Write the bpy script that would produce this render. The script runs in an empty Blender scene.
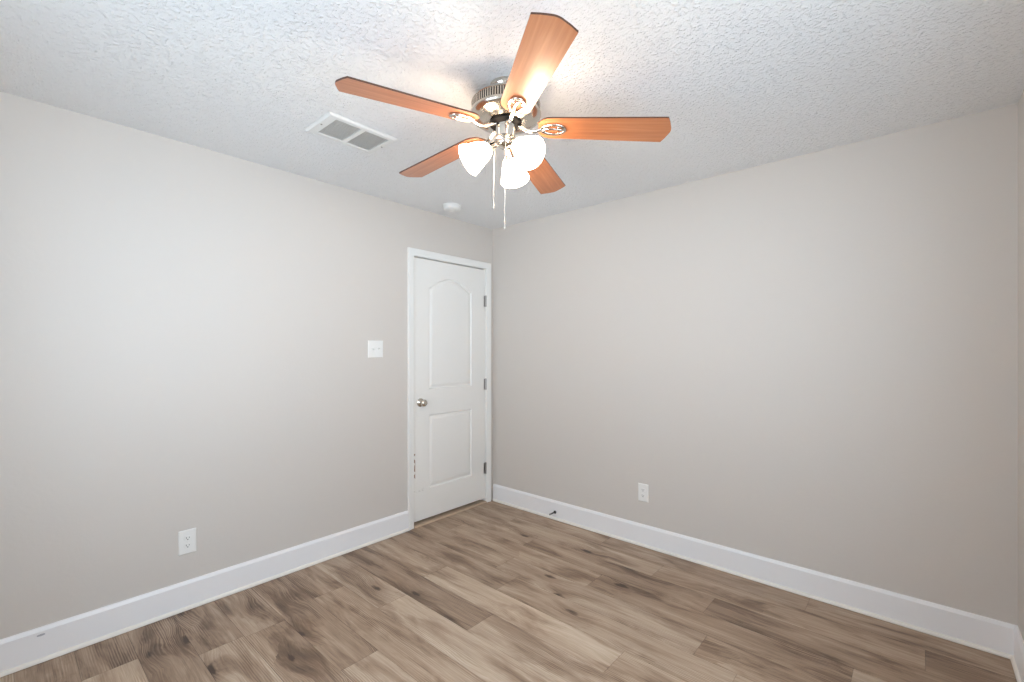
import bpy, bmesh, math, random
from mathutils import Vector, Matrix
R = math.radians
PI = math.pi
S = bpy.context.scene
COL = S.collection

# ------------------------------------------------------------------ camera
cam_d = bpy.data.cameras.new('camera')
cam = bpy.data.objects.new('camera', cam_d)
COL.objects.link(cam)
cam.location = (2.8643, -2.9709, 1.3624)
cam.rotation_euler = (R(90), 0, R(41.518))
cam_d.sensor_width = 36.0
cam_d.lens = 16.052
cam_d.shift_y = 0.00777
cam_d.clip_start = 0.02
S.camera = cam

# ------------------------------------------------------------------ view, sky, daylight
S.view_settings.view_transform = 'Standard'
S.view_settings.look = 'None'
S.view_settings.exposure = -0.18
S.view_settings.gamma = 1.0
S.view_settings.use_curve_mapping = False
S.cycles.use_denoising = True
S.cycles.max_bounces = 12
S.cycles.diffuse_bounces = 8
S.cycles.sample_clamp_indirect = 6.0
SKY_STRENGTH = 9.5
NEAR_GROUND = 7.0
FAR_GROUND = 12.5
BULB = 29.0                    # emission of the opal lamp shades
world = bpy.data.worlds.new('sky')
S.world = world
world.use_nodes = True
wn = world.node_tree.nodes
bg = wn['Background']
# hazy sky over bright sunlit ground: the ground side is the stronger one, so daylight reaches the ceiling
wl = world.node_tree
_tc = wn.new('ShaderNodeTexCoord')
_sx = wn.new('ShaderNodeSeparateXYZ')
_cv = wn.new('ShaderNodeFloatCurve')
_mr = wn.new('ShaderNodeMapRange')
_mr.inputs['From Min'].default_value = -1.0
_cu = _cv.mapping.curves[0]
_cu.points[0].location = (0.0, NEAR_GROUND / 30.0)
_cu.points[1].location = (1.0, SKY_STRENGTH / 30.0)
for _x, _y in ((0.22, NEAR_GROUND), (0.34, FAR_GROUND), (0.49, FAR_GROUND), (0.56, SKY_STRENGTH)):
    _cu.points.new(_x, _y / 30.0)
_cv.mapping.update()
_ml = wn.new('ShaderNodeMath')
_ml.operation = 'MULTIPLY'
_ml.inputs[1].default_value = 30.0
wl.links.new(_tc.outputs['Generated'], _sx.inputs[0])
wl.links.new(_sx.outputs[2], _mr.inputs['Value'])
wl.links.new(_mr.outputs[0], _cv.inputs['Value'])
wl.links.new(_cv.outputs[0], _ml.inputs[0])
wl.links.new(_ml.outputs[0], bg.inputs['Strength'])
bg.inputs['Color'].default_value = (0.66, 0.83, 1.0, 1)

ROOM_X, ROOM_Y, H = 3.198, -3.22, 2.44
WIN = (-3.05, -1.40, 0.75, 2.08)        # window in the right wall, beside the camera: y0 y1 z0 z1
WIN2 = (0.95, 2.05, 0.80, 2.05)         # window in the wall behind the camera: x0 x1 z0 z1
def portal(name, loc, w_, h_, rz):      # guides daylight sampling through a window opening
    pl = bpy.data.lights.new(name, 'AREA')
    pl.shape = 'RECTANGLE'
    pl.size = w_
    pl.size_y = h_
    pl.cycles.is_portal = True
    po = bpy.data.objects.new(name, pl)
    COL.objects.link(po)
    po.location = loc
    po.rotation_euler = (R(90), 0, rz)  # local -Z looks into the room
portal('window_portal', (ROOM_X + 0.14, (WIN[0] + WIN[1]) / 2, (WIN[2] + WIN[3]) / 2), WIN[1] - WIN[0], WIN[3] - WIN[2], R(90))
portal('window_portal', ((WIN2[0] + WIN2[1]) / 2, ROOM_Y - 0.14, (WIN2[2] + WIN2[3]) / 2), WIN2[1] - WIN2[0], WIN2[3] - WIN2[2], 0)

# ------------------------------------------------------------------ helpers
def lin(c):
    c = c / 255.0
    return c / 12.92 if c <= 0.04045 else ((c + 0.055) / 1.055) ** 2.4
def rgb(r, g, b):
    return (lin(r), lin(g), lin(b), 1)

def link(name, bm, mat, parent=None, smooth=False, mats=None):
    me = bpy.data.meshes.new(name)
    bmesh.ops.recalc_face_normals(bm, faces=bm.faces[:])
    bm.to_mesh(me)
    bm.free()
    o = bpy.data.objects.new(name, me)
    COL.objects.link(o)
    for m in (mats or [mat]):
        me.materials.append(m)
    if parent is not None:
        o.parent = parent
    if smooth:
        for p in me.polygons:
            p.use_smooth = True
    return o
def sharp(o, deg=35):
    me = o.data
    for p in me.polygons:
        p.use_smooth = True
    me.set_sharp_from_angle(angle=R(deg))
    return o
def bevel(o, w, seg=2):
    m = o.modifiers.new('bevel', 'BEVEL')
    m.width = w
    m.segments = seg
    m.limit_method = 'ANGLE'
    m.angle_limit = R(40)
    return o
def tag(o, label, cat, group=None):
    o['label'] = label
    o['category'] = cat
    if group:
        o['group'] = group
    return o
def struct(o):
    o['kind'] = 'structure'
    return o
def empty(name, loc, rot=(0, 0, 0)):
    o = bpy.data.objects.new(name, None)
    COL.objects.link(o)
    o.location = loc
    o.rotation_euler = rot
    o.empty_display_size = 0.05
    return o

def box(bm, x0, x1, y0, y1, z0, z1, mi=0):
    v = [bm.verts.new(p) for p in ((x0, y0, z0), (x1, y0, z0), (x1, y1, z0), (x0, y1, z0),
                                   (x0, y0, z1), (x1, y0, z1), (x1, y1, z1), (x0, y1, z1))]
    for idx in ((0, 3, 2, 1), (4, 5, 6, 7), (0, 1, 5, 4), (1, 2, 6, 5), (2, 3, 7, 6), (3, 0, 4, 7)):
        f = bm.faces.new([v[i] for i in idx])
        f.material_index = mi
    return v
def quad(bm, pts, mi=0):
    f = bm.faces.new([bm.verts.new(p) for p in pts])
    f.material_index = mi
    return f
def lathe(bm, prof, n=48, M=None, mi=0):
    """profile of (radius, z) turned about the z axis; radius 0 closes to a point"""
    rings = []
    for r, z in prof:
        if r <= 1e-6:
            p = Vector((0, 0, z))
            rings.append([bm.verts.new(M @ p if M else p)])
        else:
            ring = []
            for i in range(n):
                a = 2 * PI * i / n
                p = Vector((r * math.cos(a), r * math.sin(a), z))
                ring.append(bm.verts.new(M @ p if M else p))
            rings.append(ring)
    for A, B in zip(rings, rings[1:]):
        for i in range(n):
            j = (i + 1) % n
            if len(A) == 1 and len(B) == 1:
                continue
            if len(A) == 1:
                f = bm.faces.new((A[0], B[j], B[i]))
            elif len(B) == 1:
                f = bm.faces.new((A[i], A[j], B[0]))
            else:
                f = bm.faces.new((A[i], A[j], B[j], B[i]))
            f.material_index = mi
def axis_matrix(org, d):
    d = Vector(d).normalized()
    return Matrix.Translation(Vector(org)) @ d.to_track_quat('Z', 'Y').to_matrix().to_4x4()
def tube(bm, pts, rad, n=10, closed=False, flat=1.0, up=Vector((0, 0, 1))):
    """round tube along points; rad is a number or one per point; flat squashes it along `up`"""
    pts = [Vector(p) for p in pts]
    m = len(pts)
    rads = rad if isinstance(rad, (list, tuple)) else [rad] * m
    rings = []
    for i, p in enumerate(pts):
        a = pts[(i - 1) % m] if (closed or i > 0) else p
        b = pts[(i + 1) % m] if (closed or i < m - 1) else p
        t = (b - a).normalized()
        u = up - t * up.dot(t)
        if u.length < 1e-4:
            u = Vector((1, 0, 0)) - t * t.x
        u.normalize()
        s = t.cross(u)
        rings.append([bm.verts.new(p + (s * math.cos(2 * PI * k / n) + u * flat * math.sin(2 * PI * k / n)) * rads[i]) for k in range(n)])
    last = m if closed else m - 1
    for i in range(last):
        A, B = rings[i], rings[(i + 1) % m]
        for k in range(n):
            l = (k + 1) % n
            bm.faces.new((A[k], A[l], B[l], B[k]))
    if not closed:
        bm.faces.new(rings[0][::-1])
        bm.faces.new(rings[-1])
def extrude_profile(bm, prof, path, mi=0):
    """sweep a closed profile (list of 3-D offset functions) along two end points"""
    A = [bm.verts.new(path(0, p)) for p in prof]
    B = [bm.verts.new(path(1, p)) for p in prof]
    n = len(prof)
    for i in range(n):
        j = (i + 1) % n
        f = bm.faces.new((A[i], A[j], B[j], B[i]))
        f.material_index = mi
    bm.faces.new(A[::-1]).material_index = mi
    bm.faces.new(B).material_index = mi

# ------------------------------------------------------------------ materials
def mat(name, color, rough=0.5, metal=0.0, spec=0.5, coat=0.0):
    m = bpy.data.materials.new(name)
    m.use_nodes = True
    b = m.node_tree.nodes['Principled BSDF']
    b.inputs['Base Color'].default_value = color
    b.inputs['Roughness'].default_value = rough
    b.inputs['Metallic'].default_value = metal
    b.inputs['Specular IOR Level'].default_value = spec
    b.inputs['Coat Weight'].default_value = coat
    return m
class NT:
    def __init__(s, m):
        s.t = m.node_tree
        s.b = s.t.nodes['Principled BSDF']
    def n(s, kind, **kw):
        nd = s.t.nodes.new(kind)
        for k, v in kw.items():
            if k.startswith('i_'):
                nd.inputs[k[2:].replace('_', ' ')].default_value = v
            else:
                setattr(nd, k, v)
        return nd
    def l(s, a, b):
        s.t.links.new(a, b)
    def math(s, op, a, b=None, clamp=False):
        nd = s.t.nodes.new('ShaderNodeMath')
        nd.operation = op
        nd.use_clamp = clamp
        for i, v in enumerate((a, b)):
            if v is None:
                continue
            if isinstance(v, (int, float)):
                nd.inputs[i].default_value = v
            else:
                s.l(v, nd.inputs[i])
        return nd.outputs[0]
    def ramp(s, src, stops):
        nd = s.t.nodes.new('ShaderNodeValToRGB')
        e = nd.color_ramp.elements
        while len(e) < len(stops):
            e.new(0.5)
        for k, (p, c) in zip(e, stops):
            k.position = p
            k.color = c
        s.l(src, nd.inputs[0])
        return nd.outputs[0]
    def mix(s, fac, a, b, blend='MIX'):
        nd = s.t.nodes.new('ShaderNodeMix')
        nd.data_type = 'RGBA'
        nd.blend_type = blend
        for i, v in ((0, fac), (6, a), (7, b)):
            if isinstance(v, (int, float, tuple)):
                nd.inputs[i].default_value = v
            else:
                s.l(v, nd.inputs[i])
        return nd.outputs[2]
    def bump(s, height, strength, dist):
        nd = s.t.nodes.new('ShaderNodeBump')
        nd.inputs['Strength'].default_value = strength
        nd.inputs['Distance'].default_value = dist
        s.l(height, nd.inputs['Height'])
        s.l(nd.outputs[0], s.b.inputs['Normal'])

def wall_paint():
    m = mat('wall_paint', rgb(209, 201, 193), 0.62, spec=0.35)
    t = NT(m)
    co = t.n('ShaderNodeTexCoord').outputs['Object']
    n1 = t.n('ShaderNodeTexNoise', i_Scale=55.0, i_Detail=3.0)
    t.l(co, n1.inputs['Vector'])
    t.bump(n1.outputs[0], 0.12, 0.004)
    return m
def ceiling_paint():
    m = mat('ceiling_texture', rgb(240, 239, 238), 0.85, spec=0.2)
    t = NT(m)
    co = t.n('ShaderNodeTexCoord').outputs['Object']
    n1 = t.n('ShaderNodeTexNoise', i_Scale=70.0, i_Detail=3.0, i_Roughness=0.5, i_Distortion=0.4)
    t.l(co, n1.inputs['Vector'])
    n2 = t.n('ShaderNodeTexNoise', i_Scale=190.0, i_Detail=2.0)
    t.l(co, n2.inputs['Vector'])
    blob = t.ramp(n1.outputs[0], [(0.50, (0, 0, 0, 1)), (0.68, (1, 1, 1, 1))])
    h = t.math('ADD', blob, t.math('MULTIPLY', n2.outputs[0], 0.6))
    t.bump(h, 0.66, 0.0075)
    return m
def floor_planks():
    m = mat('vinyl_oak_planks', rgb(160, 138, 117), 0.42, spec=0.4)
    t = NT(m)
    uv = t.n('ShaderNodeUVMap', uv_map='plank_uv').outputs[0]
    at = t.n('ShaderNodeAttribute', attribute_name='plank_tone')
    sep = t.n('ShaderNodeSeparateColor')
    t.l(at.outputs['Color'], sep.inputs[0])
    tone, warm = sep.outputs[0], sep.outputs[1]
    def mapped(sx, sy):
        mp = t.n('ShaderNodeMapping')
        mp.inputs['Scale'].default_value = (sx, sy, 1)
        t.l(uv, mp.inputs['Vector'])
        return mp.outputs[0]
    def noise(sx, sy, det=4.0, ro=0.55, di=0.0):
        nd = t.n('ShaderNodeTexNoise', i_Scale=1.0, i_Detail=det, i_Roughness=ro, i_Distortion=di)
        t.l(mapped(sx, sy), nd.inputs['Vector'])
        return nd.outputs[0]
    # knots: a few per board, each with a dark core, a halo and grain that swerves round it
    kv = t.n('ShaderNodeTexVoronoi', i_Scale=1.0, i_Randomness=1.0)
    wob = t.n('ShaderNodeTexNoise', i_Scale=1.0, i_Detail=2.0)
    t.l(mapped(16.0, 34.0), wob.inputs['Vector'])
    vm = t.n('ShaderNodeVectorMath', operation='MULTIPLY_ADD')
    t.l(wob.outputs['Color'], vm.inputs[0])
    vm.inputs[1].default_value = (0.16, 0.16, 0)
    t.l(mapped(2.6, 6.5), vm.inputs[2])
    t.l(vm.outputs[0], kv.inputs['Vector'])
    ksep = t.n('ShaderNodeSeparateColor')
    t.l(kv.outputs['Color'], ksep.inputs[0])
    pick = t.math('GREATER_THAN', ksep.outputs[0], 0.50)
    core = t.math('MULTIPLY', pick, t.ramp(kv.outputs['Distance'], [(0.04, (1, 1, 1, 1)), (0.13, (0, 0, 0, 1))]))
    halo = t.math('MULTIPLY', pick, t.ramp(kv.outputs['Distance'], [(0.06, (1, 1, 1, 1)), (0.50, (0, 0, 0, 1))]))
    cmb = t.n('ShaderNodeCombineXYZ')
    t.l(t.math('MULTIPLY', halo, 0.035), cmb.inputs[1])
    bent = t.n('ShaderNodeVectorMath', operation='ADD')
    t.l(uv, bent.inputs[0])
    t.l(cmb.outputs[0], bent.inputs[1])
    uv = bent.outputs[0]
    broad = noise(2.1, 9.5, 5.0, 0.60, 0.7)
    pale = noise(1.2, 11.0, 3.0, 0.5, 0.5)
    streak = noise(2.6, 58.0, 5.0, 0.64, 0.7)
    fine = noise(7.0, 240.0, 3.0, 0.65)
    wv = t.n('ShaderNodeTexWave', wave_type='RINGS', i_Scale=6.5, i_Distortion=4.0, i_Detail=2.0, i_Detail_Scale=1.2)
    t.l(mapped(0.62, 5.4), wv.inputs['Vector'])
    cath = t.math('MULTIPLY', t.math('SUBTRACT', wv.outputs['Fac'], 0.5), t.ramp(noise(1.3, 6.0, 2.0), [(0.46, (0, 0, 0, 1)), (0.60, (1, 1, 1, 1))]))
    dark = t.ramp(broad, [(0.48, (0, 0, 0, 1)), (0.70, (1, 1, 1, 1))])
    lite = t.ramp(pale, [(0.50, (0, 0, 0, 1)), (0.72, (1, 1, 1, 1))])
    v = t.math('ADD', tone, t.math('MULTIPLY', t.math('SUBTRACT', streak, 0.5), 0.46))
    v = t.math('ADD', v, t.math('MULTIPLY', t.math('SUBTRACT', fine, 0.5), 0.45))
    v = t.math('ADD', v, t.math('MULTIPLY', cath, 0.24))
    v = t.math('ADD', v, t.math('MULTIPLY', lite, 0.16))
    v = t.math('SUBTRACT', v, t.math('MULTIPLY', dark, 0.33))
    v = t.math('SUBTRACT', v, t.math('MULTIPLY', halo, 0.16))
    v = t.math('SUBTRACT', v, t.math('MULTIPLY', core, 0.55), clamp=True)
    c = t.ramp(v, [(0.0, rgb(78, 60, 48)), (0.24, rgb(122, 98, 79)), (0.50, rgb(166, 141, 118)), (0.76, rgb(198, 177, 154)), (1.0, rgb(222, 207, 190))])
    grey = t.mix(1.0, c, rgb(240, 242, 246), 'MULTIPLY')
    c = t.mix(warm, c, grey)
    t.l(c, t.b.inputs['Base Color'])
    rr = t.math('ADD', 0.36, t.math('MULTIPLY', streak, 0.16))
    t.l(rr, t.b.inputs['Roughness'])
    t.bump(t.math('ADD', fine, streak), 0.12, 0.002)
    return m
def blade_wood():
    m = mat('cherry_blade', rgb(190, 122, 82), 0.36, spec=0.5, coat=0.4)
    t = NT(m)
    t.b.inputs['Coat Roughness'].default_value = 0.22
    co = t.n('ShaderNodeTexCoord').outputs['Object']
    mp = t.n('ShaderNodeMapping')
    mp.inputs['Scale'].default_value = (3.0, 60.0, 60.0)
    t.l(co, mp.inputs['Vector'])
    n1 = t.n('ShaderNodeTexNoise', i_Scale=1.0, i_Detail=3.0, i_Roughness=0.5, i_Distortion=0.4)
    t.l(mp.outputs[0], n1.inputs['Vector'])
    c = t.ramp(n1.outputs[0], [(0.25, rgb(168, 98, 58)), (0.5, rgb(184, 113, 70)), (0.75, rgb(198, 130, 88))])
    t.l(c, t.b.inputs['Base Color'])
    return m
def door_paint():
    """white semi-gloss with the small brown scuffs the latch edge shows"""
    m = mat('door_white', rgb(237, 233, 227), 0.32, spec=0.45)
    t = NT(m)
    co = t.n('ShaderNodeTexCoord').outputs['Object']
    sx = t.n('ShaderNodeSeparateXYZ')
    t.l(co, sx.inputs[0])
    nz = t.n('ShaderNodeTexNoise', i_Scale=48.0, i_Detail=4.0)
    t.l(co, nz.inputs['Vector'])
    edge = t.math('LESS_THAN', sx.outputs[1], -0.846)
    lo = t.math('GREATER_THAN', sx.outputs[2], 0.37)
    hi = t.math('LESS_THAN', sx.outputs[2], 0.56)
    sp = t.math('GREATER_THAN', nz.outputs[0], 0.53)
    f = t.math('MULTIPLY', t.math('MULTIPLY', edge, lo), t.math('MULTIPLY', hi, sp))
    # faint rubbed patch lower down
    lo2 = t.math('MULTIPLY', t.math('GREATER_THAN', sx.outputs[2], 0.26), t.math('LESS_THAN', sx.outputs[2], 0.29))
    ed2 = t.math('LESS_THAN', sx.outputs[1], -0.75)
    nz2 = t.n('ShaderNodeTexNoise', i_Scale=30.0, i_Detail=3.0)
    t.l(co, nz2.inputs['Vector'])
    f2 = t.math('MULTIPLY', t.math('MULTIPLY', lo2, ed2), t.math('GREATER_THAN', nz2.outputs[0], 0.52))
    c = t.mix(f, rgb(237, 233, 227), rgb(158, 128, 112))
    c = t.mix(t.math('MULTIPLY', f2, 0.35), c, rgb(188, 180, 172))
    t.l(c, t.b.inputs['Base Color'])
    return m
def base_paint():
    """white baseboard gloss; one grey scuff near the camera end of the left board"""
    m = mat('trim_white', rgb(239, 236, 235), 0.35, spec=0.45)
    t = NT(m)
    co = t.n('ShaderNodeTexCoord').outputs['Object']
    sx = t.n('ShaderNodeSeparateXYZ')
    t.l(co, sx.inputs[0])
    dy = t.math('MULTIPLY', t.math('SUBTRACT', sx.outputs[1], -2.842), 1 / 0.014)
    dz = t.math('MULTIPLY', t.math('SUBTRACT', sx.outputs[2], 0.118), 1 / 0.005)
    d = t.math('ADD', t.math('MULTIPLY', dy, dy), t.math('MULTIPLY', dz, dz))
    nz = t.n('ShaderNodeTexNoise', i_Scale=140.0)
    t.l(co, nz.inputs['Vector'])
    f = t.math('LESS_THAN', t.math('ADD', d, nz.outputs[0]), 1.3)
    near = t.math('LESS_THAN', sx.outputs[0], 0.03)
    t.l(t.mix(t.math('MULTIPLY', f, t.math('MULTIPLY', near, 0.7)), rgb(239, 236, 235), rgb(140, 140, 148)), t.b.inputs['Base Color'])
    return m

M_wall = wall_paint()
M_ceil = ceiling_paint()
M_floor = floor_planks()
M_blade = blade_wood()
M_edge = mat('blade_edge_dark', rgb(84, 50, 34), 0.4)
M_door = door_paint()
M_base = base_paint()
M_trim = mat('casing_white', rgb(239, 236, 231), 0.34, spec=0.45)
M_shoe = mat('shoe_cream', rgb(236, 229, 219), 0.45)
M_plate = mat('plate_white', rgb(236, 233, 228), 0.35)
M_slot = mat('slot_dark', rgb(60, 56, 54), 0.6)
M_nickel = mat('brushed_nickel', rgb(206, 198, 187), 0.19, metal=1.0)
M_chrome = mat('polished_nickel', rgb(222, 214, 204), 0.12, metal=1.0)
M_hinge = mat('hinge_steel', rgb(176, 172, 168), 0.35, metal=1.0)
M_black = mat('flywheel_black', rgb(20, 17, 16), 0.6, spec=0.2)
M_bronze = mat('stop_dark_metal', rgb(86, 82, 80), 0.4, metal=0.8)
M_rubber = mat('stop_tip', rgb(150, 146, 142), 0.6)
M_vent = mat('vent_white', rgb(232, 230, 226), 0.4)
M_slat = mat('vent_slat', rgb(222, 219, 214), 0.5)
M_duct = mat('duct_dark', rgb(200, 197, 192), 0.8)
M_plastic = mat('detector_white', rgb(232, 230, 226), 0.45)
M_thresh = mat('threshold_brown', rgb(186, 162, 138), 0.5)
M_screw = mat('screw_grey', rgb(150, 146, 140), 0.4, metal=0.6)
M_chain = mat('chain_nickel', rgb(230, 224, 214), 0.25, metal=0.7)
def lamp_mat(name, col, strength):
    m = mat(name, rgb(250, 246, 240), 0.35)
    b = m.node_tree.nodes['Principled BSDF']
    b.inputs['Emission Color'].default_value = col
    b.inputs['Emission Strength'].default_value = strength
    return m
M_shade = lamp_mat('opal_glass', (1.0, 0.80, 0.58, 1), BULB)
M_bulb = lamp_mat('bulb_glow', (1.0, 0.84, 0.66, 1), BULB * 1.5)
def glass_mat():
    m = bpy.data.materials.new('window_glass')
    m.use_nodes = True
    t = m.node_tree
    t.nodes.remove(t.nodes['Principled BSDF'])
    tr = t.nodes.new('ShaderNodeBsdfTransparent')
    gl = t.nodes.new('ShaderNodeBsdfGlossy')
    gl.inputs['Roughness'].default_value = 0.02
    mx = t.nodes.new('ShaderNodeMixShader')
    mx.inputs[0].default_value = 0.06
    t.links.new(tr.outputs[0], mx.inputs[1])
    t.links.new(gl.outputs[0], mx.inputs[2])
    t.links.new(mx.outputs[0], t.nodes['Material Output'].inputs[0])
    return m
M_glass = glass_mat()

# ------------------------------------------------------------------ room shell
T = 0.12
D0, D1, DZ = -0.866, -0.089, 2.072         # door opening in the left wall (y range, height)
# floor: one mesh, a bevelled board per plank, tone and grain origin kept per board
PW, PLN = 0.1826, 1.2195
random.seed(11)
bm = bmesh.new()
uvl = bm.loops.layers.uv.new('plank_uv')
cl = bm.loops.layers.float_color.new('plank_tone')
ENDS = {0: 2.43, 1: 1.675, 2: 2.04, 3: 1.445, 4: 2.12, 5: 2.302, 6: 0.66, 7: 1.236, 8: 0.747, 9: 1.62, 10: 1.041, 11: 0.49, 12: 0.474, 13: 0.95, 14: 0.30}
# tones read off the photograph for boards it shows whole: (row, index of the board left of / right of the known end)
TONES = {(7, -1): .34, (7, 0): .66, (8, -1): .60, (8, 0): .70, (9, -1): .50, (9, 0): .66, (10, -1): .40, (10, 0): .66, (11, -1): .52, (11, 0): .40,
         (12, -1): .45, (12, 0): .60, (13, -1): .38, (14, -1): .45, (6, -1): .58, (6, 0): .72, (5, -2): .46, (5, -1): .62, (5, 0): .58, (4, -2): .52, (4, -1): .60, (4, 0): .44,
         (3, -1): .60, (3, 0): .42, (2, -1): .46, (2, 0): .40, (1, -1): .62, (1, 0): .54, (1, 1): .28, (0, -1): .50, (0, 0): .52, (0, -2): .46}
FX0, FX1 = -0.02, ROOM_X + 0.02
row = 0
while -row * PW > ROOM_Y - 0.02:
    y1, y0 = -row * PW + (0.02 if row == 0 else 0), max(-(row + 1) * PW, ROOM_Y - 0.02)
    e = ENDS.get(row, random.uniform(0, PLN))
    k = math.floor((FX0 - e) / PLN)
    while e + k * PLN < FX1:
        x0, x1 = max(e + k * PLN, FX0), min(e + (k + 1) * PLN, FX1)
        if x1 - x0 > 0.005:
            tone = 0.53 + 0.72 * (TONES.get((row, k), random.choice((.42, .48, .55, .60, .66))) - 0.53)
            warm = random.uniform(0, 0.55)
            ox, oy = random.uniform(0, 40), random.uniform(0, 40)
            g = 0.0007
            zt, zb = 0.0, -0.0012
            top = [(x0 + g, y0 + g, zt), (x1 - g, y0 + g, zt), (x1 - g, y1 - g, zt), (x0 + g, y1 - g, zt)]
            bot = [(x0, y0, zb), (x1, y0, zb), (x1, y1, zb), (x0, y1, zb)]
            vt = [bm.verts.new(p) for p in top]
            vb = [bm.verts.new(p) for p in bot]
            fs = [bm.faces.new(vt)]
            for i in range(4):
                j = (i + 1) % 4
                fs.append(bm.faces.new((vb[i], vb[j], vt[j], vt[i])))
            for f in fs:
                for lp in f.loops:
                    lp[uvl].uv = (lp.vert.co.x + ox, lp.vert.co.y + oy)
                    lp[cl] = (tone if f is fs[0] else tone * 0.45, warm, 0, 1)
        k += 1
    row += 1
quad(bm, [(-T, ROOM_Y - T, -0.004), (ROOM_X + T, ROOM_Y - T, -0.004), (ROOM_X + T, T, -0.004), (-T, T, -0.004)])
floor = struct(link('floor', bm, M_floor))

bm = bmesh.new()
box(bm, -T, ROOM_X + T, ROOM_Y - T, T, H, H + 0.08)
struct(link('ceiling', bm, M_ceil))

bm = bmesh.new()                            # left wall, with an added panel closing the door opening at the back
box(bm, -T, 0, ROOM_Y - T, D0 - 0.018, 0, H)
box(bm, -T, 0, D1 + 0.018, T, 0, H)
box(bm, -T, 0, D0 - 0.018, D1 + 0.018, DZ + 0.018, H)
box(bm, -T - 0.02, -T, D0 - 0.1, D1 + 0.1, 0, DZ + 0.1)  # added unseen panel, keeps sky light out of the gaps round the door
struct(link('wall_left', bm, M_wall))
bm = bmesh.new()
box(bm, 0, ROOM_X + T, 0, T, 0, H)
struct(link('wall_back', bm, M_wall))
bm = bmesh.new()
yf0, yf1 = ROOM_Y - T, ROOM_Y
box(bm, 0, WIN2[0], yf0, yf1, 0, H)
box(bm, WIN2[1], ROOM_X, yf0, yf1, 0, H)
box(bm, WIN2[0], WIN2[1], yf0, yf1, 0, WIN2[2])
box(bm, WIN2[0], WIN2[1], yf0, yf1, WIN2[3], H)
struct(link('wall_front', bm, M_wall))
bm = bmesh.new()                            # right wall with the window that lights the room
xf0, xf1 = ROOM_X, ROOM_X + T
box(bm, xf0, xf1, ROOM_Y - T, WIN[0], 0, H)
box(bm, xf0, xf1, WIN[1], 0, 0, H)
box(bm, xf0, xf1, WIN[0], WIN[1], 0, WIN[2])
box(bm, xf0, xf1, WIN[0], WIN[1], WIN[3], H)
struct(link('wall_right', bm, M_wall))

def window(name, loc, rz, hw, hh, side):
    """sash window; side is the local Y direction of the room"""
    w = struct(empty(name, loc, (0, 0, rz)))
    bm = bmesh.new()
    fr = 0.045
    for a in ((-hw, -hw + fr, 0, hh), (hw - fr, hw, 0, hh), (-hw + fr, hw - fr, 0, fr), (-hw + fr, hw - fr, hh - fr, hh), (-hw + fr, hw - fr, hh / 2 - 0.02, hh / 2 + 0.02)):
        box(bm, a[0], a[1], -0.03, 0.03, a[2], a[3])
    struct(link('window_frame', bm, M_trim, w))
    bm = bmesh.new()
    box(bm, -hw + fr, hw - fr, -0.003, 0.003, fr, hh - fr)
    struct(link('window_pane', bm, M_glass, w))
    bm = bmesh.new()
    y0, y1 = sorted((0.062 * side, 0.11 * side))
    box(bm, -hw - 0.03, hw + 0.03, y0, y1, -0.022, -0.002)
    struct(link('window_sill', bm, M_trim, w))
window('window_1', (ROOM_X + 0.06, (WIN[0] + WIN[1]) / 2, WIN[2]), R(90), (WIN[1] - WIN[0]) / 2, WIN[3] - WIN[2], 1)
window('window_2', ((WIN2[0] + WIN2[1]) / 2, ROOM_Y - 0.06, WIN2[2]), 0, (WIN2[1] - WIN2[0]) / 2, WIN2[3] - WIN2[2], 1)

# baseboards: flat board with a chamfered top edge, cream shoe moulding at the floor
BH = 0.149
BPROF = [(0, 0), (0.014, 0), (0.014, BH - 0.016), (0.0085, BH - 0.004), (0.006, BH), (0, BH)]
SPROF = [(0.014, 0.002), (0.025, 0.002), (0.0245, 0.008), (0.021, 0.015), (0.014, 0.019)]
def baseboard(name, fn):
    bm = bmesh.new()
    extrude_profile(bm, BPROF, fn)
    o = struct(link(name, bm, M_base))
    bm = bmesh.new()
    extrude_profile(bm, SPROF, fn)
    struct(link('shoe_moulding', bm, M_shoe, o))
CAS0, CAS1 = D0 - 0.003 - 0.052, D1 + 0.003 + 0.052
baseboard('baseboard_left', lambda e, p: (p[0], CAS0 - 0.0005 if e else ROOM_Y, p[1]))
baseboard('baseboard_back', lambda e, p: ((ROOM_X - p[0]) if e else (0.0175 if p[0] < 0.02 else p[0]), -p[0], p[1]))
baseboard('baseboard_right', lambda e, p: (ROOM_X - p[0], -p[0] if e else ROOM_Y, p[1]))

# door casing (three mitred boards) and jamb
CPROF = [(0, 0), (0, 0.010), (0.006, 0.0125), (0.012, 0.0115), (0.020, 0.0125), (0.038, 0.0165), (0.049, 0.0175), (0.052, 0.015), (0.052, 0)]   # (distance from the opening, proud of the wall)
i0, i1, it = D0 - 0.003, D1 + 0.003, DZ + 0.003
bm = bmesh.new()
def casing_run(pts):
    rings = [[bm.verts.new(p(d, h)) for d, h in CPROF] for p in pts]
    n = len(CPROF)
    for A, B in zip(rings, rings[1:]):
        for i in range(n):
            j = (i + 1) % n
            bm.faces.new((A[i], A[j], B[j], B[i]))
    bm.faces.new(rings[0][::-1])
    bm.faces.new(rings[-1])
casing_run([lambda d, h: (h, i0 - d, 0.0), lambda d, h: (h, i0 - d, it + d), lambda d, h: (h, i1 + d, it + d), lambda d, h: (h, i1 + d, 0.0)])
trim = struct(sharp(link('trim_1', bm, M_trim), 25))
bm = bmesh.new()
box(bm, -T, -0.0002, D0 - 0.017, D0, 0, DZ)
box(bm, -T, -0.0002, D1, D1 + 0.017, 0, DZ)
box(bm, -T, -0.0002, D0 - 0.017, D1 + 0.017, DZ, DZ + 0.017)
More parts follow.
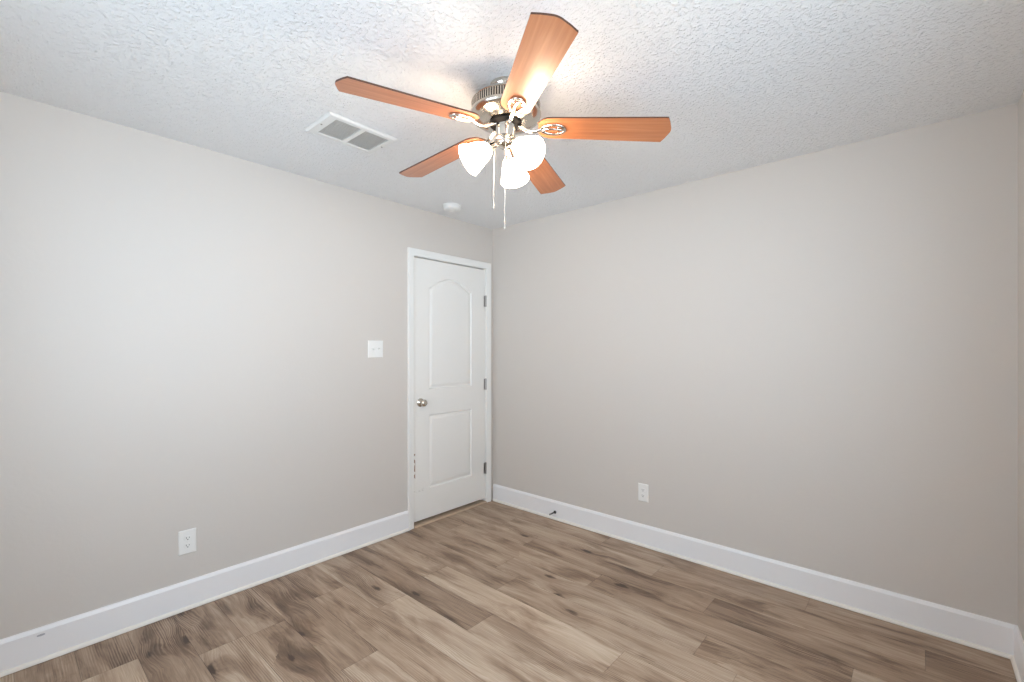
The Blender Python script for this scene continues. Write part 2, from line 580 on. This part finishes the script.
# stop strip behind the slab
box(bm, -0.062, -0.050, D0, D0 + 0.012, 0, DZ)
box(bm, -0.062, -0.050, D1 - 0.012, D1, 0, DZ)
box(bm, -0.062, -0.050, D0, D1, DZ - 0.012, DZ)
struct(link('door_jamb', bm, M_trim, trim))
bm = bmesh.new()
extrude_profile(bm, [(-0.075, 0), (-0.072, 0.010), (-0.024, 0.013), (-0.002, 0.012), (0.010, 0.010), (0.0155, 0.006), (0.017, 0.0)], lambda e, p: (p[0], (D1 - 0.0005) if e else (D0 + 0.0005), p[1] + 0.0002))
struct(link('trim_2', bm, M_thresh))

# ------------------------------------------------------------------ door, two moulded panels, the upper one arched
door = struct(empty('door_1', (0, 0, 0)))
S0, S1, SZ0, SZ1, SX = D0 + 0.003, D1 - 0.003, 0.038, DZ - 0.009, -0.006
def panel_outline(y0, y1, z0, z1, arch, d):
    """outline of a panel set in by d; arch is the rise over the shoulders"""
    pts = [(y0 + d, z0 + d), (y1 - d, z0 + d)]
    if arch == 0:
        return pts + [(y1 - d, z1 - d), (y0 + d, z1 - d)]
    n = 28
    for i in range(n + 1):
        t = i / n
        y = (y1 - d) + (y0 - y1 + 2 * d) * t
        tt = (y1 - y) / (y1 - y0)
        s = max(0.0, (tt - 0.05) / 0.90)
        rise = arch * max(0.0, math.sin(PI * min(1, s))) ** 0.85 if 0.05 < tt < 0.95 else 0
        pts.append((y, z1 - d + rise))
    return pts
PANELS = [(-0.716, -0.252, 1.045, 1.850, 0.085), (-0.716, -0.252, 0.268, 0.845, 0.0)]
STEPS = [(0.0, 0.0), (0.004, -0.007), (0.009, -0.0105), (0.015, -0.0105), (0.026, -0.0055), (0.036, -0.0020), (0.041, -0.0016)]
bm = bmesh.new()
outer = [bm.verts.new((SX, y, z)) for y, z in ((S0, SZ0), (S1, SZ0), (S1, SZ1), (S0, SZ1))]
edges = [bm.edges.new((outer[i], outer[(i + 1) % 4])) for i in range(4)]
loops = []
for p in PANELS:
    rings = []
    for d, dep in STEPS:
        rings.append([bm.verts.new((SX + dep, y, z)) for y, z in panel_outline(*p, d)])
    n = len(rings[0])
    edges += [bm.edges.new((rings[0][i], rings[0][(i + 1) % n])) for i in range(n)]
    loops.append(rings)
bmesh.ops.triangle_fill(bm, use_beauty=True, use_dissolve=False, edges=edges, normal=(1, 0, 0))
for rings in loops:
    n = len(rings[0])
    for A, B in zip(rings, rings[1:]):
        for i in range(n):
            j = (i + 1) % n
            bm.faces.new((A[i], A[j], B[j], B[i]))
    bm.faces.new(rings[-1])
back = [bm.verts.new((SX - 0.035, v.co.y, v.co.z)) for v in outer]
for i in range(4):
    j = (i + 1) % 4
    bm.faces.new((outer[j], outer[i], back[i], back[j]))
bm.faces.new(back[::-1])
struct(sharp(link('door_slab', bm, M_door, door), 20))
# knob
ky, kz = -0.798, 0.948
knob = struct(link('door_knob', (lambda b: (lathe(b, [(0, 0), (0.033, 0), (0.0335, 0.003), (0.030, 0.007), (0.016, 0.010), (0.0125, 0.014), (0.0120, 0.026), (0.016, 0.031), (0.0245, 0.037),
      (0.0275, 0.045), (0.0268, 0.054), (0.022, 0.061), (0.012, 0.0645), (0, 0.065)], 40, axis_matrix((SX, ky, kz), (1, 0, 0))), b)[1])(bmesh.new()), M_nickel, door, True))
# hinges
for hz in (1.785, 1.050, 0.305):
    bm = bmesh.new()
    hy = D1 - 0.0015
    for k in range(5):
        z0 = hz - 0.048 + k * 0.0193
        lathe(bm, [(0, z0), (0.0068, z0), (0.0068, z0 + 0.0184), (0, z0 + 0.0184)], 16, Matrix.Translation((0.0045, hy, 0)))
    lathe(bm, [(0, hz + 0.0485), (0.0045, hz + 0.0485), (0.003, hz + 0.053), (0, hz + 0.054)], 12, Matrix.Translation((0.0045, hy, 0)))
    box(bm, SX - 0.001, SX + 0.0022, hy - 0.017, hy, hz - 0.048, hz + 0.048)
    struct(sharp(link('door_hinge', bm, M_hinge, door)))

# ------------------------------------------------------------------ ceiling fan
FC = Vector((1.60877, -1.59244, 2.26535))            # hub at blade height
FROT = (-0.03114, -0.0102, 0.0)
Mf = Matrix.Rotation(FROT[1], 3, 'Y') @ Matrix.Rotation(FROT[0], 3, 'X')
TOP = (H - FC.z) / Mf[2][2] - 0.0015                 # hub to ceiling along the leaning axis
fan = empty('ceiling_fan', FC + Mf @ Vector((0, 0, TOP)), FROT)
tag(fan, 'brushed nickel ceiling fan with five cherry wood blades and three lit bell shades', 'ceiling fan')
def L(z):                                            # world height of the upright fan -> local to the mount
    return z - FC.z - TOP
HUB = -TOP
bm = bmesh.new()
lathe(bm, [(0, L(2.44)), (0.066, L(2.439)), (0.067, L(2.432)), (0.064, L(2.424)), (0.056, L(2.411)), (0.046, L(2.402)), (0.036, L(2.396)), (0.030, L(2.392)), (0.028, L(2.386)), (0, L(2.386))], 48)
sharp(link('canopy', bm, M_nickel, fan), 40)
bm = bmesh.new()
lathe(bm, [(0, L(2.392)), (0.060, L(2.391)), (0.098, L(2.386)), (0.124, L(2.376)), (0.138, L(2.364)), (0.141, L(2.359)), (0.139, L(2.357)), (0.1315, L(2.356)),
           (0.1315, L(2.325)), (0.141, L(2.324)), (0.1445, L(2.319)), (0.1445, L(2.313)), (0.140, L(2.306)), (0.128, L(2.298)), (0.108, L(2.290)), (0.086, L(2.285)), (0.066, L(2.284)), (0, L(2.284))], 72)
motor = sharp(link('motor_housing', bm, M_nickel, fan), 40)
bm = bmesh.new()                                     # black sleeve, paints in the shade inside the vent slots
lathe(bm, [(0.1320, L(2.3562)), (0.1320, L(2.3248))], 72)
link('vent_slot_shade', bm, M_black, motor, True)
bm = bmesh.new()
NR = 84
for i in range(NR):
    a = 2 * PI * i / NR
    Mr = Matrix.Rotation(a, 4, 'Z')
    v = box(bm, 0.1318, 0.1395, -0.0026, 0.0026, L(2.3565), L(2.3245))
    for q in v:
        q.co = Mr @ q.co
link('vent_grille', bm, M_nickel, motor)
bm = bmesh.new()
lathe(bm, [(0, L(2.2845)), (0.064, L(2.2845)), (0.066, L(2.282)), (0.066, L(2.277)), (0.062, L(2.2745)), (0, L(2.2745))], 48)
sharp(link('flywheel', bm, M_black, fan), 40)
bm = bmesh.new()
lathe(bm, [(0, L(2.274)), (0.041, L(2.274)), (0.0415, L(2.268)), (0.040, L(2.265)), (0.040, L(2.222)), (0.043, L(2.219)), (0.044, L(2.213)), (0.040, L(2.208)), (0, L(2.208))], 48)
sharp(link('switch_housing', bm, M_chrome, fan), 40)
bm = bmesh.new()
lathe(bm, [(0, L(2.209)), (0.036, L(2.208)), (0.037, L(2.200)), (0.034, L(2.193)), (0.027, L(2.187)), (0.014, L(2.184)), (0.006, L(2.181)), (0.006, L(2.177)), (0, L(2.175))], 40)
sharp(link('light_fitter', bm, M_chrome, fan), 50)

# blades and their open-loop irons
PITCH, PHASE, DROOP = -0.18583, -0.61771, 0.04916
def blade_outline():
    up = [(0.134, 0.030), (0.146, 0.044), (0.157, 0.052), (0.172, 0.0575), (0.190, 0.0590), (0.240, 0.0600)]
    n = 6
    for i in range(1, n + 1):
        t = i / n
        up.append((0.240 + (0.6336 - 0.240) * t, 0.0600 + (0.0701 - 0.0600) * t))
    up += [(0.6450, 0.046), (0.6530, 0.024), (0.6575, 0.010)]
    return up + [(0.6585, 0.0)] + [(r, -w) for r, w in reversed(up)]
def blade_frame(k):
    a = PHASE + k * 2 * PI / 5
    E_ = Vector((math.cos(a), math.sin(a), 0))
    W_ = Vector((-math.sin(a), math.cos(a), 0))
    Z_ = Vector((0, 0, 1))
    e = E_ * math.cos(DROOP) - Z_ * math.sin(DROOP)
    n0 = Z_ * math.cos(DROOP) + E_ * math.sin(DROOP)
    w_ = W_ * math.cos(PITCH) + n0 * math.sin(PITCH)
    n = e.cross(w_)
    return Matrix(((e.x, w_.x, n.x, 0), (e.y, w_.y, n.y, 0), (e.z, w_.z, n.z, HUB), (0, 0, 0, 1)))
bm = bmesh.new()
out = blade_outline()
lo = [bm.verts.new((r, w_, 0)) for r, w_ in out]
hi = [bm.verts.new((r, w_, 0.0062)) for r, w_ in out]
bm.faces.new(lo[::-1])
bm.faces.new(hi)
for i in range(len(out)):
    j = (i + 1) % len(out)
    bm.faces.new((lo[i], lo[j], hi[j], hi[i])).material_index = 1
blade0 = link('blade', bm, None, fan, mats=[M_blade, M_edge])
bm = bmesh.new()
oval = []
for i in range(36):
    a = 2 * PI * i / 36
    r = 0.193 + 0.047 * math.cos(a)
    wd = 0.0275 * math.sin(a) * (1.0 + 0.12 * math.cos(a))
    oval.append((r, wd, -0.0052))
tube(bm, oval, 0.0066, 12, closed=True, flat=0.7)
tube(bm, [(0.146, 0.003, -0.0058), (0.165, -0.003, -0.0056), (0.190, -0.004, -0.0054), (0.215, 0.000, -0.0054), (0.238, 0.004, -0.0052)], [0.0072, 0.0066, 0.0058, 0.0052, 0.005], 12, flat=0.7)
tube(bm, [(0.050, 0.0, 0.006), (0.066, 0.0, 0.001), (0.085, 0.0, -0.010), (0.105, 0.0, -0.016), (0.125, 0.0, -0.014), (0.142, 0.0, -0.008), (0.152, 0.0, -0.0058)],
     [0.012, 0.0115, 0.010, 0.0085, 0.0085, 0.0085, 0.006], 14, flat=0.62)
lathe(bm, [(0, -0.004), (0.0052, -0.004), (0.0052, -0.0098), (0.003, -0.0115), (0, -0.012)], 12, Matrix.Translation((0.215, 0.017, 0)))
lathe(bm, [(0, -0.004), (0.0052, -0.004), (0.0052, -0.0098), (0.003, -0.0115), (0, -0.012)], 12, Matrix.Translation((0.215, -0.017, 0)))
iron0 = link('blade_iron', bm, M_chrome, fan, True)
for k in range(5):
    b_, i_ = (blade0, iron0) if k == 0 else (blade0.copy(), iron0.copy())
    if k:
        COL.objects.link(b_)
        COL.objects.link(i_)
        b_.parent = fan
        i_.parent = fan
    b_.matrix_local = blade_frame(k)
    i_.matrix_local = blade_frame(k)

# light kit: three sockets with opal bell shades and a bulb in each
TILT = R(36)
SH_OUT = [(0.0180, 0.0), (0.0220, 0.002), (0.0280, 0.008), (0.0345, 0.020), (0.0415, 0.038), (0.0480, 0.058), (0.0540, 0.077), (0.0590, 0.092), (0.0622, 0.101), (0.0636, 0.105)]
SH_IN = [(0.0630, 0.1063), (0.0612, 0.1045), (0.0566, 0.091), (0.0516, 0.076), (0.0456, 0.057), (0.0390, 0.037), (0.0320, 0.020), (0.0250, 0.009), (0.0195, 0.003), (0.0170, 0.0)]
shade0 = arm0 = bulb0 = None
for k, az in enumerate((196, 74, 313)):
    a = R(az + 41.518)
    d = Vector((math.cos(a) * math.cos(TILT), math.sin(a) * math.cos(TILT), -math.sin(TILT)))
    neck = Vector((math.cos(a) * 0.067, math.sin(a) * 0.067, L(2.172)))
    Mx = axis_matrix(neck, d)
    if k == 0:
        bm = bmesh.new()
        lathe(bm, [(0, -0.048), (0.009, -0.048), (0.010, -0.034), (0.0125, -0.030), (0.0150, -0.012), (0.0185, -0.006), (0.0205, 0.001), (0.0195, 0.002), (0.0170, -0.001), (0, -0.001)], 32)
        arm0 = sharp(link('lamp_socket', bm, M_chrome, fan), 40)
        bm = bmesh.new()
        lathe(bm, SH_OUT + SH_IN, 48)
        shade0 = link('lamp_shade', bm, M_shade, fan, True)
        bm = bmesh.new()
        lathe(bm, [(0, 0.002), (0.013, 0.003), (0.013, 0.020), (0.018, 0.032), (0.0245, 0.048), (0.0255, 0.057), (0.022, 0.068), (0.012, 0.076), (0, 0.078)], 24)
        bulb0 = link('light_bulb', bm, M_bulb, shade0, True)
        s_, a_ = shade0, arm0
    else:
        s_, a_, b_ = shade0.copy(), arm0.copy(), bulb0.copy()
        for o in (s_, a_, b_):
            COL.objects.link(o)
        s_.parent = fan
        a_.parent = fan
        b_.parent = s_
    s_.matrix_local = Mx
    a_.matrix_local = Mx

# pull chains: fine bead chain with a small bell at the end
RT = Vector((math.cos(R(41.518)), math.sin(R(41.518)), 0))
FW = Vector((-math.sin(R(41.518)), math.cos(R(41.518)), 0))
def chain(lat, dep, ztop, zbot, kl):
    p = RT * lat + FW * dep
    bm = bmesh.new()
    z = L(ztop)
    tube(bm, [p + Vector((0, 0, z)), p + Vector((0, 0, L(zbot) + kl))], 0.0009, 6, up=Vector((1, 0, 0)))
    while z > L(zbot) + kl:
        lathe(bm, [(0, 0.0018), (0.0016, 0.0009), (0.0016, -0.0009), (0, -0.0018)], 6, Matrix.Translation(p + Vector((0, 0, z))))
        z -= 0.0046
    c = link('pull_chain', bm, M_chain, fan, True)
    bm = bmesh.new()
    lathe(bm, [(0, kl), (0.0018, kl - 0.001), (0.0022, kl * 0.5), (0.0040, kl * 0.12), (0.0042, 0.001), (0, 0)], 14, Matrix.Translation(p + Vector((0, 0, L(zbot)))))
    link('pull_bell', bm, M_chain, c, True)
chain(-0.044, -0.004, 2.213, 1.930, 0.020)
chain(0.002, -0.043, 2.213, 1.836, 0.036)

# ------------------------------------------------------------------ ceiling register
VX0, VX1, VY0, VY1 = 0.617, 0.873, -1.968, -1.602
vent = empty('air_vent', ((VX0 + VX1) / 2, (VY0 + VY1) / 2, H))
tag(vent, 'white metal ceiling air vent with two louvred panels near left wall', 'air vent')
def vbox(bm, x0, x1, y0, y1, z0, z1):
    o = vent.location
    return box(bm, x0 - o.x, x1 - o.x, y0 - o.y, y1 - o.y, z0 - o.z, z1 - o.z)
PX0, PX1 = 0.651, 0.843
PY = ((-1.921, -1.790), (-1.770, -1.638))
o = vent.location
bm = bmesh.new()
def vring(ins, z):
    return [bm.verts.new((x - o.x, y - o.y, z - o.z)) for x, y in ((VX0 + ins, VY0 + ins), (VX1 - ins, VY0 + ins), (VX1 - ins, VY1 - ins), (VX0 + ins, VY1 - ins))]
def vwall(A, B):
    for i in range(4):
        j = (i + 1) % 4
        bm.faces.new((A[i], A[j], B[j], B[i]))
ZF = H - 0.0095
rg = [vring(0, H - 0.0004), vring(0.0005, H - 0.0022), vring(0.010, ZF)]
for A, B in zip(rg, rg[1:]):
    vwall(A, B)
eds = [bm.edges.new((rg[-1][i], rg[-1][(i + 1) % 4])) if not bm.edges.get((rg[-1][i], rg[-1][(i + 1) % 4])) else bm.edges.get((rg[-1][i], rg[-1][(i + 1) % 4])) for i in range(4)]
for y0, y1 in PY:
    lo_ = [bm.verts.new((x - o.x, y - o.y, ZF - o.z)) for x, y in ((PX0, y0), (PX1, y0), (PX1, y1), (PX0, y1))]
    up_ = [bm.verts.new((v.co.x, v.co.y, -0.0012)) for v in lo_]
    eds += [bm.edges.new((lo_[i], lo_[(i + 1) % 4])) for i in range(4)]
    vwall(lo_, up_)
bmesh.ops.triangle_fill(bm, use_beauty=True, use_dissolve=False, edges=eds, normal=(0, 0, -1))
link('vent_frame', bm, M_vent, vent)
bm = bmesh.new()
vbox(bm, PX0 - 0.002, PX1 + 0.002, PY[0][0] - 0.002, PY[1][1] + 0.002, H - 0.0018, H - 0.0006)
link('duct_opening', bm, M_duct, vent)
for y0, y1 in PY:
    bm = bmesh.new()
    n = 15
    for i in range(n):
        x = PX0 + (i + 0.5) * (PX1 - PX0) / n
        c = Vector((x, (y0 + y1) / 2, H - 0.0056)) - o
        Mr = Matrix.Translation(c) @ Matrix.Rotation(R(38), 4, 'Y')
        for v in box(bm, -0.0062, 0.0062, (y0 - y1) / 2, (y1 - y0) / 2, -0.0005, 0.0005):
            v.co = Mr @ v.co
    link('louvre_panel', bm, M_slat, vent)
for y in (-1.946, -1.619):
    bm = bmesh.new()
    lathe(bm, [(0, 0), (0.0045, 0), (0.004, -0.0018), (0, -0.0024)], 14, Matrix.Translation(Vector((0.747, y, H - 0.0095)) - o))
    link('screw', bm, M_screw, vent, True)

# ------------------------------------------------------------------ smoke detector
sd = empty('smoke_detector', (0.252, -0.700, H))
tag(sd, 'round white smoke detector on the ceiling above the door', 'smoke detector')
bm = bmesh.new()
lathe(bm, [(0, -0.0005), (0.071, -0.0005), (0.072, -0.004), (0.071, -0.009), (0, -0.009)], 40)
sharp(link('mounting_plate', bm, M_plastic, sd), 40)
bm = bmesh.new()
lathe(bm, [(0, -0.009), (0.066, -0.009), (0.067, -0.014), (0.0655, -0.026), (0.060, -0.033), (0.048, -0.0365), (0.022, -0.038), (0.020, -0.0365), (0, -0.0365)], 40)
sharp(link('detector_body', bm, M_plastic, sd), 40)
bm = bmesh.new()
lathe(bm, [(0, -0.036), (0.009, -0.036), (0.009, -0.039), (0, -0.0395)], 20, Matrix.Translation((0.03, 0, 0)))
sharp(link('test_button', bm, M_plastic, sd), 40)

# ------------------------------------------------------------------ wall plates
def plate(parent, w_, h_):
    """plate in the local X (out of the wall) / Y / Z frame of its thing"""
    bm = bmesh.new()
    z = [(0.0003, 0.0), (0.0030, 0.0), (0.0058, 0.0035), (0.0062, 0.007)]
    rings = []
    for h, ins in z:
        a, b = w_ / 2 - ins, h_ / 2 - ins
        rings.append([bm.verts.new((h, y, zz)) for y, zz in ((-a, -b), (a, -b), (a, b), (-a, b))])
    for A, B in zip(rings, rings[1:]):
        for i in range(4):
            j = (i + 1) % 4
            bm.faces.new((A[i], A[j], B[j], B[i]))
    bm.faces.new(rings[-1])
    bm.faces.new(rings[0][::-1])
    return link('cover_plate', bm, M_plate, parent)
XM = Matrix.Rotation(R(90), 4, 'Y')
def screw(parent, y, z, m, h=0.006):
    bm = bmesh.new()
    lathe(bm, [(0, h - 0.0005), (0.0034, h - 0.0005), (0.0030, h + 0.0008), (0, h + 0.0011)], 12, Matrix.Translation((0, y, z)) @ XM)
    return link('screw', bm, m, parent, True)
def receptacle(parent, z):
    bm = bmesh.new()
    n = 24
    pts = []
    for i in range(n):
        a = 2 * PI * i / n
        pts.append((0.0165 * math.cos(a), max(-0.0125, min(0.0125, 0.0165 * math.sin(a)))))
    A = [bm.verts.new((0.005, y, z + q)) for y, q in pts]
    B = [bm.verts.new((0.0082, y * 0.98, z + q * 0.98)) for y, q in pts]
    for i in range(n):
        j = (i + 1) % n
        bm.faces.new((A[i], A[j], B[j], B[i]))
    bm.faces.new(B)
    f = link('receptacle', bm, M_plate, parent)
    bm = bmesh.new()
    box(bm, 0.0078, 0.0085, -0.0075, -0.0053, z - 0.0015, z + 0.0070)
    box(bm, 0.0078, 0.0085, 0.0053, 0.0075, z - 0.0005, z + 0.0060)
    lathe(bm, [(0, 0.0078), (0.0027, 0.0078), (0.0027, 0.0085), (0, 0.0085)], 12, Matrix.Translation((0, 0, z - 0.0068)) @ XM)
    link('socket_slot', bm, M_slot, f)
def outlet(loc, rz, w_, h_, label):
    r = empty('power_outlet', loc, (0, 0, rz))
    tag(r, label, 'power outlet', 'power outlets low on the walls')
    plate(r, w_, h_)
    receptacle(r, 0.0195)
    receptacle(r, -0.0195)
    screw(r, 0, 0, M_plate)
outlet((0, -2.306, 0.352), 0, 0.079, 0.125, 'white duplex outlet low on the wall left of the white door')
outlet((1.450, 0, 0.368), R(-90), 0.074, 0.122, 'white duplex outlet low on the bare beige wall right of the door')
sw = empty('light_switch', (0, -1.193, 1.362))
tag(sw, 'white double light switch plate on the wall left of the door', 'light switch')
plate(sw, 0.118, 0.120)
for y, up in ((-0.023, -1), (0.023, 1)):
    bm = bmesh.new()
    box(bm, 0.0055, 0.0068, y - 0.0055, y + 0.0055, -0.0125, 0.0125)
    fr_ = link('switch_bezel', bm, M_plate, sw)
    bm = bmesh.new()
    Mr = Matrix.Translation((0.006, y, 0)) @ Matrix.Rotation(R(-26 * up), 4, 'Y')
    for v in box(bm, 0, 0.0165, -0.0038, 0.0038, -0.0045, 0.0045):
        if v.co.x > 0.01:
            v.co.y *= 0.85
            v.co.z *= 0.75
        v.co = Mr @ v.co
    bevel(link('toggle', bm, M_plate, fr_), 0.0008, 1)
    screw(sw, y, 0.030, M_plate)
    screw(sw, y, -0.030, M_plate)

# ------------------------------------------------------------------ door stop on the back baseboard
ds = empty('door_stop', (0.705, -0.014, 0.060))
tag(ds, 'small dark metal door stop sticking out of the back baseboard', 'door stop')
YM = axis_matrix((0, 0, 0), (0, -1, 0))
bm = bmesh.new()
lathe(bm, [(0, 0), (0.0125, 0), (0.012, 0.003), (0.0075, 0.009), (0.006, 0.010), (0, 0.010)], 20, YM)
sharp(link('base', bm, M_bronze, ds), 40)
bm = bmesh.new()
pts = []
for i in range(12 * 14 + 1):
    a = 2 * PI * i / 12
    pts.append((0.0042 * math.cos(a), -0.008 - 0.048 * i / (12 * 14), 0.0042 * math.sin(a)))
tube(bm, pts, 0.0013, 6, up=Vector((0, 1, 0)))
lathe(bm, [(0, 0.008), (0.0034, 0.008), (0.0034, 0.058), (0, 0.058)], 12, YM)
link('spring', bm, M_bronze, ds, True)
bm = bmesh.new()
lathe(bm, [(0, 0.056), (0.0062, 0.056), (0.0070, 0.060), (0.0065, 0.072), (0.004, 0.075), (0, 0.0755)], 16, YM)
sharp(link('rubber_tip', bm, M_rubber, ds), 50)
